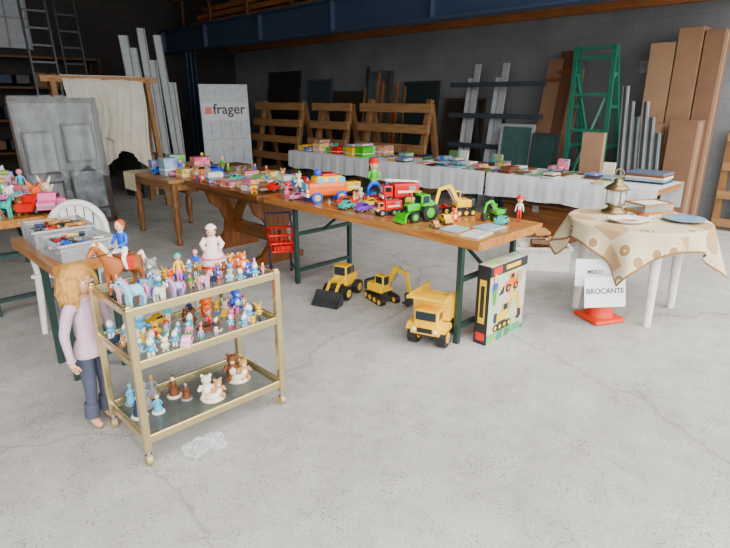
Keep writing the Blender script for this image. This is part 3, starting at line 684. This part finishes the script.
b.sph((0,.012,.942),(.084,.084,.078),HR,18,12)
for k in range(19):
    a=math.radians(-42+k*264/18); x=.072*math.cos(a); y=.016+.066*math.sin(a)
    b.tube([(x*.7,y*.7,.99),(x*1.12,y*1.15,.93),(x*1.3,y*1.35,.85),(x*1.2+R.uniform(-.01,.01),y*1.4,.79+R.uniform(-.03,.02))],[.02,.028,.026,.007],HR,8)
b.T=Matrix(); b.done('standing_doll',(-1.36,2.43,0),1.2)
# ---------------------------------------------------------------- left tables, chair
folding(3.08,3.95,.72,1.14); folding(4.55,6.6,.62,1.32)
b=B()
b.box((0,0,.425),(.44,.42,.02),WPL)
for x in(-.19,.19):
    b.tube([(x,-.17,.42),(x*1.08,-.2,0)],[.025,.02],WPL,8); b.tube([(x,.17,.42),(x*1.08,.21,0)],[.025,.02],WPL,8)
    b.tube([(x,-.17,.43),(x*1.12,-.17,.62),(x*1.12,.12,.64),(x*.95,.2,.64)],.018,WPL,8)
pts=[]
for i in range(13):
    a=math.pi*i/12; pts.append((.2*math.cos(a),.2+.03*math.sin(a),.64+.22*math.sin(a)))
b.tube([(.19,.17,.43)]+pts+[(-.19,.17,.43)],.026,WPL,8)
for x in(-.15,-.09,-.03,.03,.09,.15): b.bb((x*.9,.19,.43),(x,.225,.64+.22*math.sqrt(max(0,1-(x/.2)**2))),.05,.012,WPL,(0,1,0))
b.done('plastic_garden_chair',P(4.2,1.13),.2)
CLR=mat('#c4cace',.15,0,.03,4,0,.35); TRM=mat('#b4babf',.3)
def tub(s,m,w,d,h,rz,z=.7605):
    b=B()
    for x,y,sx,sy in((0,-d/2,w,.006),(0,d/2,w,.006),(-w/2,0,.006,d),(w/2,0,.006,d)): b.box((x,y,h/2),(sx,sy,h),CLR)
    b.box((0,0,.003),(w,d,.006),CLR)
    for i in range(55):
        b.rbox((R.uniform(-w*.42,w*.42),R.uniform(-d*.44,d*.44),.02+R.random()*h*.85),(.06,.04,.02),.004,R.choice([DBL,GRY,DGR,CRM,TAN,BRN,RED,DGR,BLU,GRY,PRN[6],PRN[1]]),Matrix.Rotation(R.uniform(0,3),4,'Z')@Matrix.Rotation(R.uniform(-.5,.5),4,'X'))
    for x,y,sx,sy in((0,-d/2,w+.03,.02),(0,d/2,w+.03,.02),(-w/2,0,.02,d),(w/2,0,.02,d)): b.box((x,y,h),(sx,sy,.01),TRM)
    b.done('storage_container',P(s,m,z),TH+rz)
tub(3.27,.92,.3,.3,.09,.08); tub(3.68,.93,.32,.36,.1,-.05)
b=B()
for x,y in scatter(.7,1.25,4.65,6.5,95,.085):
    k=R.random()
    if k<.35: gamebox(b,x,y,.7605,.1,.07,R.uniform(.03,.22),R.uniform(-.4,.4))
    else: rnd_toy(b,x,y,.7605,R.uniform(.1,.24),FC,['p','b','k','c','y'])
b.done('toy_assortment',(0,0,0),TH)
# ---------------------------------------------------------------- floor toys
def single(name,fn,loc,rz,*a,**k):
    b=B(); fn(b,Matrix.Scale(k.pop('S'),4),*a,**k); return b.done(name,loc,rz)
single('toy_dump_truck',dumptruck,(.49,3.49,0),-.45,S=.41)
single('toy_wheel_loader',loader,(-.19,4.34,0),-.45,S=.36)
single('toy_excavator',excavator,(.14,4.22,0),.5,S=.32,turn=.3)
b=B(); DK=mat('#20242a',.35); w,d,h=.46,.1,.56
b.box((0,0,h/2),(w,d,h),printed('#dcd0a0',10,.55)); b.box((0,-d/2-.001,h*.93),(w,.003,h*.12),DK); b.box((-w*.32,-d/2-.002,h*.93),(.1,.003,.05),RED)
b.box((w*.1,-d/2-.002,h*.93),(.18,.003,.03),YEL)
b.box((0,-d/2-.001,h*.07),(w,.003,h*.12),printed('#3a8a2a',14,.6)); b.box((w/2+.001,0,h/2),(.003,d,h),DK); b.box((-w/2-.001,0,h/2),(.003,d,h*1.0),DK); b.box((-w/2-.003,0,h*.55),(.003,d*.5,h*.55),mat('#e8c020',.4)); b.box((-w/2-.004,0,h*.55),(.003,d*.3,h*.4),DK); b.box((-w/2-.003,0,h*.1),(.003,d*.7,h*.1),RED)
b.T=Tr(-.05,-d/2-.004,h*.14,math.pi/2,.25)@Matrix.Scale(.03,4,(1,0,0)); excavator(b,Matrix(),YEL)
b.T=Tr(.04,-d/2-.004,h*.6,-math.pi/2,.17)@Matrix.Scale(.03,4,(1,0,0)); loader(b,Matrix(),ORG)
b.T=Tr(-.17,-d/2-.006,h*.5,0,.2)@Matrix.Scale(.05,4,(0,1,0)); person(b,Matrix(),PERSON,BLU,GRN,BRN,None,None,YEL,1.5); b.T=Matrix()
b.done('toy_set_box',P(1.86,3.15),TH)
b=B(); 
for z,w0,d0 in((.28,.2,.26),(.36,.22,.3),(.44,.24,.34)):
    pts=[(-w0/2,-d0/2,z),(w0/2,-d0/2,z),(w0/2,d0/2,z),(-w0/2,d0/2,z),(-w0/2,-d0/2,z)]; b.tube(pts,.011,RED,6)
for i in range(6):
    t=-.5+i/5
    for y in(-1,1): b.tube([(t*.2,y*.13,.28),(t*.24,y*.17,.44)],.005,RED,5)
    for x in(-1,1): b.tube([(x*.1,t*.26,.28),(x*.12,t*.34,.44)],.005,RED,5)
b.box((0,0,.275),(.19,.25,.01),BLU); b.tube([(-.12,.17,.44),(-.12,.26,.56),(.12,.26,.56),(.12,.17,.44)],.01,DBL,8)
b.box((0,0,.3),(.17,.22,.05),RED)
for x in(-.1,.1):
    b.tube([(x,.13,.28),(x,.16,.1),(x,-.15,.1)],.01,DBL,6)
    for y in(-.15,.16): b.bb((x,y,.1),(x,y,.04),.02,.02,DBL); wheel(b,x,y,.035,.035,.02,BLK,RED)
b.done('toy_shopping_trolley',P(4.0,2.84),TH-.5)
# ---------------------------------------------------------------- toys on front table
Z=.7605
def onT(name,fn,s,m,rz,*a,**k): return single(name,fn,P(s,m,Z),rz,*a,**k)
b=B(); person(b,Tr(s=.17),PERSON,WHT,RED,RBR,BLK,None,RED,1.9); b.done('toy_figure',P(1.93,3.42,Z),-.3)
onT('toy_tractor',tractor,2.48,2.96,-1.0,GRN,GRN,S=.24)
onT('toy_excavator',excavator,2.39,3.34,-1.3,YEL,S=.24)
onT('toy_excavator',excavator,2.1,3.4,-1.1,GRN,S=.15,arm=GRN)
onT('toy_tow_truck',truck,2.76,2.95,-1.2,ORG,RED,S=.2)
onT('toy_fire_truck',truck,3.0,3.34,-1.35,RED,RED,S=.31,ladder=True)
onT('toy_wheel_loader',loader,2.72,3.24,1.2,YEL,S=.2)
b=B(); b.rbox((0,.02,.02),(.16,.12,.04),.01,RED); person(b,Tr(0,0,.04-.19*.36,0,.36),RIDER,GRN,BLU,RED,YEL,None,RED,1.5); b.done('toy_seated_figure',P(3.24,3.28,Z+.0),.1)
b=B(); b.rbox((0,0,.1),(.15,.33,.11),.035,ORG); b.rbox((0,.02,.16),(.14,.24,.07),.03,YEL)
for y in(-.06,.03,.11): b.box((0,y,.165),(.146,.05,.035),LBL)
b.box((0,-.168,.12),(.1,.01,.05),LBL); b.rbox((0,.02,.2),(.1,.12,.02),.008,RED); b.sph((0,-.06,.215),.03,BLU,10,6); b.box((0,-.165,.06),(.12,.02,.025),WHT)
for x in(-.075,.075):
    for y in(-.1,.1): wheel(b,x,y,.042,.042,.03,BLU,YEL)
for x in(-.05,.05): b.sph((x,-.165,.09),(.014,.01,.014),WHT,8,5)
o=b.done('toy_camper_van',P(3.55,3.0,Z),-1.1); o.scale=(1.12,1.12,1.12)
onT('toy_car',car,3.25,2.96,-1.2,RED,S=.15); onT('toy_car',car,2.98,2.9,-.9,PUR,S=.14); onT('toy_car',car,3.1,3.1,1.8,YEL,S=.13); onT('toy_motor_coach',truck,3.62,3.33,-1.0,ORG,YEL,S=.22)
b=B()
for i,(x,y,w,d,r) in enumerate([(2.9,1.93,.2,.14,.1),(3.13,1.98,.18,.15,-.1),(2.92,2.12,.16,.13,0)]):
    gamebox(b,x,y,Z,w,d,.01,r,[PRN[4],mat('#a9b8c8',.3),PRN[8]][i])
b.done('picture_books',(0,0,0),TH)
occ=[(2.96,2.48,.18),(3.34,2.39,.2),(3.4,2.1,.15),(3.42,1.93,.12),(2.95,2.76,.17),(3.34,3.0,.22),(3.24,2.72,.19),(3.28,3.24,.16),(3.0,3.55,.26),(2.96,3.25,.12),(2.9,2.98,.12),(3.1,3.1,.12),(3.33,3.62,.17),(3.0,2.0,.27)]
b=B()
for x,y in scatter(2.83,3.46,1.9,4.05,30,.07,occ): rnd_toy(b,x,y,Z,R.uniform(.06,.11),FC,['c','c','p','b','k'])
b.done('small_toys',(0,0,0),TH)
b=B()
pts=scatter(2.85,3.4,4.35,5.4,15,.18)
for i,(x,y) in enumerate(pts):
    for q in range(R.choice([1,1,2])): gamebox(b,x,y,.7555+q*.055,R.uniform(.12,.17),R.uniform(.12,.17),.053,R.uniform(-.25,.25),[PRN[3],PRN[1],PRN[2],PRN[4],PRN[0],PRN[8]][(i+q)%6])
for x,y in scatter(2.8,3.45,4.3,5.5,34,.07,[(p[0],p[1],.13) for p in pts]): rnd_toy(b,x,y,.7555,R.uniform(.08,.15),FC,['c','p','b'])
b.done('toys_and_board_games',(0,0,0),TH)
b=B(); pts=scatter(2.78,3.3,5.8,6.42,10,.19)
for x,y in pts: gamebox(b,x,y,.7555,R.uniform(.14,.19),R.uniform(.13,.18),R.uniform(.04,.24),R.uniform(-.25,.25),R.choice([PRN[3],PRN[2],PRN[4],PRN[8],PRN[1],PRN[0]]))
for x,y in scatter(2.75,3.36,5.75,6.45,20,.07,[(p[0],p[1],.14) for p in pts]): rnd_toy(b,x,y,.7555,R.uniform(.1,.2),FC,['c','p','b'])
b.done('toys_and_board_games',(0,0,0),TH)
b=B(); V=[];F=[];n=14
for i in range(n+1):
    for j in range(n+1):
        x=i/n*.4; y=j/n*.32; 
        V.append((2.58+ (x-.12 if x>.12 else -.012-.01*math.sin(j*1.5)),6.53+y,.7575 if x>.12 else .7575-(.12-x)*1.8))
for i in range(n):
    for j in range(n): F.append((i*(n+1)+j,(i+1)*(n+1)+j,(i+1)*(n+1)+j+1,i*(n+1)+j+1))
b.add(V,F,mat('#cfc2a4',.9),True); b.done('table_runner',(0,0,0),TH)
# ---------------------------------------------------------------- background clutter
RW=wood('#866140','#aa8254',.7,'Y',2,'rack_timber'); RZ=wood('#725030','#967048',.7,'Z',2,'rack_post_timber')
def rack(s0,L,m,tilt=0):
    b=B()
    for y in(.1,L-.1):
        b.bb((-.05,y,0),(.28,y,1.5+tilt),.09,.09,RZ,(0,1,0)); b.bb((.6,y,0),(.3,y,1.5),.08,.08,RZ,(0,1,0)); b.box((.28,y,.1),(.75,.07,.09),RZ)
    for x,z in((.2,1.45),(.13,1.12),(.06,.8),(.0,.45)): b.box((x-.06,L/2,z),(.05,L+.1,.14),RW)
    b.done('timber_storage_rack',P(s0,m),TH)
rack(5.75,1.55,6.95,.08); rack(7.6,1.0,6.9); rack(8.95,1.55,6.85,.05)
PLG=mat('#94989c',.6); PLW=mat('#b4b8bc',.6); b=B()
for y in(.05,.55): b.bb((0,y,0),(.3,y,2.1),.1,.03,PLG,(1,0,0)); b.bb((.02,y+.13,0),(.32,y+.13,1.9),.09,.03,PLW,(1,0,0))
for z in(.9,1.35,1.8): b.box((.1,.1,z),(.06,1.6,.07),mat('#30363e',.5))
b.bb((.6,.1,0),(.32,.1,1.8),.05,.05,DGR); b.bb((.6,.6,0),(.32,.6,1.8),.05,.05,DGR)
b.done('plank_stand',P(4.6,7.2),TH)
GP=mat('#2c3839',.12,0,.1,3)
def pane(s,m,w,h,mt,fr,name='glass_pane',tilt=.12,z=0):
    b=B(); t=Matrix.Rotation(tilt,4,'Y')
    b.box((h/2*math.sin(tilt),0,h/2),(.02,w,h),mt,t)
    for y in(-w/2,w/2): b.box((h/2*math.sin(tilt),y,h/2),(.035,.04,h),fr,t)
    for q in(.02,h-.02): b.box((q*math.sin(tilt),0,q*math.cos(tilt)*1.0+ (0.01)),(.035,w,.04),fr,t)
    b.done(name,P(s,m,z),TH)
PF=mat('#4a4f52',.4)
pane(7.75,7.76,.65,2.1,mat('#4f5c5e',.12),PF); pane(6.7,7.78,.8,1.9,GP,DGR); pane(4.2,7.05,.5,1.25,mat('#3f5a58',.1),GRY); pane(3.7,6.98,.36,1.15,mat('#2f4543',.1),DGR); pane(9.6,7.8,.8,2.0,mat('#3c474c',.2),PF)
pane(8.6,7.8,1.0,1.75,mat('#3a3128',.6),DGR,'dark_panel'); pane(5.75,7.85,.8,1.6,mat('#332c26',.6),mat('#4a3a2a',.6),'dark_panel'); pane(10.9,7.8,1.2,2.2,mat('#2c2824',.6),DGR,'dark_panel')
b=B()
for i in range(8):
    y=.15*i+R.uniform(0,.1); x=R.uniform(0,.04); h=R.uniform(1.5,2.35); b.bb((x,y,0),(x+.2,y+R.uniform(-.1,.1),h),R.uniform(.03,.09),R.uniform(.02,.05),R.choice([OW,DGR,PLG,mat('#4a3a2a',.6),mat('#5a5048',.6),RZ]))
b.done('leaning_timber_bundle',P(7.0,7.75,.012),TH)
for k,(s,h,c) in enumerate(((4.0,2.15,CB2),(3.84,2.25,mat('#5a3c28',.6)),(3.7,2.0,CB))):
    b=B(); b.box((.15+.0,0,h/2),(.03,.22,h),c,Matrix.Rotation(.2,4,'Y')); 
    for zz in(.3,h-.3): b.box((.13+(zz-h/2)*.2,0,zz),(.02,.23,.05),BRN,Matrix.Rotation(.2,4,'Y'))
    b.done('leaning_board',P(s,7.4+.02*k,.005),TH)
GS=mat('#1f6a56',.5,.1); b=B()
for y in(0,.5):
    b.bb((-.1,y-.12,0),(.22,y+.05,2.25),.05,.05,GS); b.bb((.6,y-.12,0),(.26,y+.05,2.25),.05,.05,GS)
    for z in(.5,1.0,1.5,1.9): b.bb((-.1+.32*z/2.25,y-.12+.17*z/2.25,z),(.6-.34*z/2.25,y-.12+.17*z/2.25,z),.04,.04,GS)
for z in(.3,.75,1.2,1.65,2.1,2.22): b.bb((-.1+.32*z/2.25,-.12+.17*z/2.25,z),(-.1+.32*z/2.25,.38+.17*z/2.25,z),.04,.04,GS)
b.bb((-.08,-.1,.3),(.2,.5,1.9),.03,.03,GS); b.bb((-.08,.4,.3),(.2,0,1.9),.03,.03,GS)
b.done('green_metal_trestle',P(2.98,7.15),TH)
for i in range(6):
    b=B(); h=1.75-.12*(i%3)-.06*i; b.box((.13,0,h/2),(.03,.07,h),[PLG,GRY,mat('#8c9ca4',.4,.3)][i%3],Matrix.Rotation(.16,4,'Y')@Matrix.Rotation(-.12,4,'X')); b.box((.105,0,h/2),(.012,.03,h),DGR,Matrix.Rotation(.16,4,'Y')@Matrix.Rotation(-.12,4,'X'))
    b.done('metal_profile',P(2.66-.085*i,6.93,.01),TH)
for i,(s,m,w,d,h,c) in enumerate(((2.56,7.78,.3,.28,2.25,CB3),(2.27,7.78,.3,.26,2.4,CB),(2.02,7.8,.28,.2,2.36,CB2),(2.08,7.42,.26,.3,1.35,CB2),(2.46,7.45,.2,.24,1.3,CB),(2.9,6.78,.08,.26,1.2,CB3))):
    carton('tall_cardboard_box',s,m,w,d,h,0,c)
b=B()
for z in(.1,.45,.8,1.15): b.box((0,0,z),(.03,.5,.1),RW)
for y in(-.22,0,.22): b.box((.05,y,.62),(.06,.08,1.24),RZ)
b.done('wooden_pallet',P(1.5,7.95),TH)
# large plastic-wrapped framed board with small frames leaning on it (far left)
b=B(); WRAP=mat('#62686c',.1,0,.6,9,.9); FRM=mat('#3a2416',.5)
b.box((.48,.02,.8),(.98,.03,1.56),WRAP)
for x in(0,.96): b.box((x,0,.8),(.06,.05,1.6),FRM)
for z in(.03,1.58): b.box((.48,0,z),(1.02,.05,.06),FRM)
for x,z,w,h in((.24,.95,.34,.5),(.7,1.05,.36,.46),(.26,.4,.3,.36),(.72,.45,.4,.5)):
    b.box((x,-.02,z),(w,.02,h),mat('#7a8084',.15,0,.4,8))
    for q in(-1,1): b.box((x+q*w/2,-.03,z),(.025,.025,h+.02),DGR); b.box((x,-.03,z+q*h/2),(w+.02,.025,.025),DGR)
V=[];F=[];n=30;K=10
for i in range(n+1):
    for k in range(K+1):
        u=k/K; V.append((-.02+1.0*i/n,-.06-.05*u-.025*math.sin(i*.9+k*.2)*u,1.63-.95*u*(1+.08*math.sin(i*.5))))
for i in range(n):
    for k in range(K): F.append((i*(K+1)+k,(i+1)*(K+1)+k,(i+1)*(K+1)+k+1,i*(K+1)+k+1))
b.add(V,F,mat('#aab0b4',.12,0,.2,10,.5,.3),True)
b.done('wrapped_picture_frames',P(7.6,1.68,.01),TH,None,-.12)
SH=mat('#c8c2b4',.9,0,.08,6); b=B()
for x in(0,1.3): b.bb((x,-.3,0),(x,0,1.9),.07,.05,RZ); b.bb((x,.3,0),(x,0,1.9),.07,.05,RZ)
b.box((.65,0,1.86),(1.6,.06,.08),RW)
for x0,x1,dr,ph in((.12,.62,.95,0),(.6,1.2,1.2,2)):
    V=[];F=[];n=36;K=14
    for i in range(n+1):
        x=x0+(x1-x0)*i/n; dd=dr*(1+.12*math.sin(i*.17+ph))
        for k in range(K+1):
            u=k/K; z=1.915-dd*u; yy=-.045-.14*u-.06*math.sin(i*.6+ph)*u-.03*math.sin(i*1.7+k*.3)*u
            V.append((x+.12*u*math.sin(ph+k*.25)+(x-(x0+x1)/2)*.3*u,yy if k>0 else .04,z))
    for i in range(n):
        for k in range(K): F.append((i*(K+1)+k,(i+1)*(K+1)+k,(i+1)*(K+1)+k+1,i*(K+1)+k+1))
    b.add(V,F,SH,True)
b.done('dust_sheet_on_trestle',P(8.5,2.4),TH)
def ladder(s,m,h,w,rz=0,mt=None,tilt=.12):
    b=B(); mt=mt or mat('#4c5258',.4,.6)
    for x in(0,w): b.bb((x,0,0),(x,h*tilt,h),.03,.06,mt)
    for i in range(int(h/.28)): z=.25+i*.28; b.bb((0,z*tilt,z),(w,z*tilt,z),.03,.03,mt)
    b.done('ladder',P(s,m),TH+rz)
ladder(11.0,2.9,3.9,.4); ladder(11.2,3.5,3.4,.35,0,DGR)
WBD=mat('#b4babe',.6)
for i in range(6):
    b=B(); h=[2.7,2.5,2.85,2.3,2.75,1.9][i]; b.box((0,.25,h/2),(.15,.03,h),WBD,Matrix.Rotation(-.12,4,'X')@Matrix.Rotation(R.uniform(-.04,.04),4,'Y'));b.box((.04,.23,h/2),(.02,.02,h),GRY,Matrix.Rotation(-.12,4,'X'))
    b.done('white_shutter_board',P(10.4+.05*(i%2),4.4+i*.16,.01),TH)
b=B(); w,h=.95,1.85; b.box((0,0,h/2),(w,.05,h),mat('#b8bec6',.5)); b.box((0,-.027,h*.72),(w*.9,.003,.34),mat('#c8cdd2',.5)); b.box((-.33,-.03,h*.73),(.13,.004,.13),RED)
for z in(.3,.8): 
    b.box((0,-.03,z),(w*.8,.004,.01),GRY)
    for q in range(4): b.box((-.3+.2*q,-.03,z+.2),(.01,.004,.3),GRY)
o=b.done('printed_door_panel',P(10.0,5.9,.02),TH-.35,None,-.06)
t=bpy.data.curves.new('lettering','FONT'); t.body='frager'; t.size=.27; t.extrude=.001; t.offset=.003; t.materials.append(BLK); q=bpy.data.objects.new('lettering',t); COL.objects.link(q); q.parent=o; q.location=(-.24,-.032,h*.73-.06); q.rotation_euler=(math.pi/2,0,0)
carton('cardboard_box',9.4,3.9,.5,.5,.7,.2,DGR); carton('cardboard_box',9.3,4.7,.6,.5,.5,0,BRN); carton('cardboard_box',8.9,5.3,.5,.5,.45,0,CB2)
b=B()
for x in(0,2.2): 
    for y in(0,.5): b.box((x,y,1.2),(.06,.06,2.4),mat('#3a2216',.6))
for z in(.6,1.2,1.8,2.35):
    b.box((1.1,.25,z),(2.3,.55,.04),OWX)
    if z<2.3:
        for i in range(7): b.rbox((.2+i*.3,.25,z+.02+.13),(.22,.35,.26*R.uniform(.5,1)),.01,R.choice([DGR,mat('#4a3020',.6),DGR,mat('#55585c',.5),DBL,CB2]))
b.done('storage_shelving',P(12.3,2.2),TH)
b=B(); b.box((0,0,.55),(.75,.03,1.1),mat('#a8acb2',.5)); b.box((0,-.02,.55),(.04,.01,1.1),GRY); b.box((0,-.02,.55),(.75,.01,.04),GRY)  # opaque panel hung on the end wall; its brightness is only pale colour
for x in(-.37,.37): b.box((x,-.005,.55),(.04,.04,1.14),GRY)
b.done('white_panel',P(13.07,3.05,2.55),TH)
b=B(); b.rbox((0,0,0),(.05,.12,.16),.01,PLG); b.box((-.03,0,.02),(.01,.06,.08),GRY); b.done('electrical_box',P(2.9,8.085,2.0),TH) 
# ---------------------------------------------------------------- light
w=bpy.data.worlds.new('overcast'); bpy.context.scene.world=w; w.use_nodes=True; bg=w.node_tree.nodes['Background']; bg.inputs[0].default_value=(1,.99,.975,1); bg.inputs[1].default_value=3.4
sd=bpy.data.lights.new('soft_sun','SUN'); sd.energy=4.4; sd.angle=math.radians(80); sd.color=(1,.965,.91)
so=bpy.data.objects.new('soft_sun',sd); COL.objects.link(so); so.location=(0,-5,8)
dirv=Vector((-.35,.75,-.7)); so.rotation_euler=dirv.to_track_quat('-Z','Y').to_euler()
cd=bpy.data.cameras.new('camera'); cam=bpy.data.objects.new('camera',cd); COL.objects.link(cam); cam.location=(0,0,1.6); cam.rotation_euler=(math.radians(72),0,0)
cd.sensor_width=36; cd.lens=540/730*36; cd.clip_end=100
bpy.context.scene.camera=cam
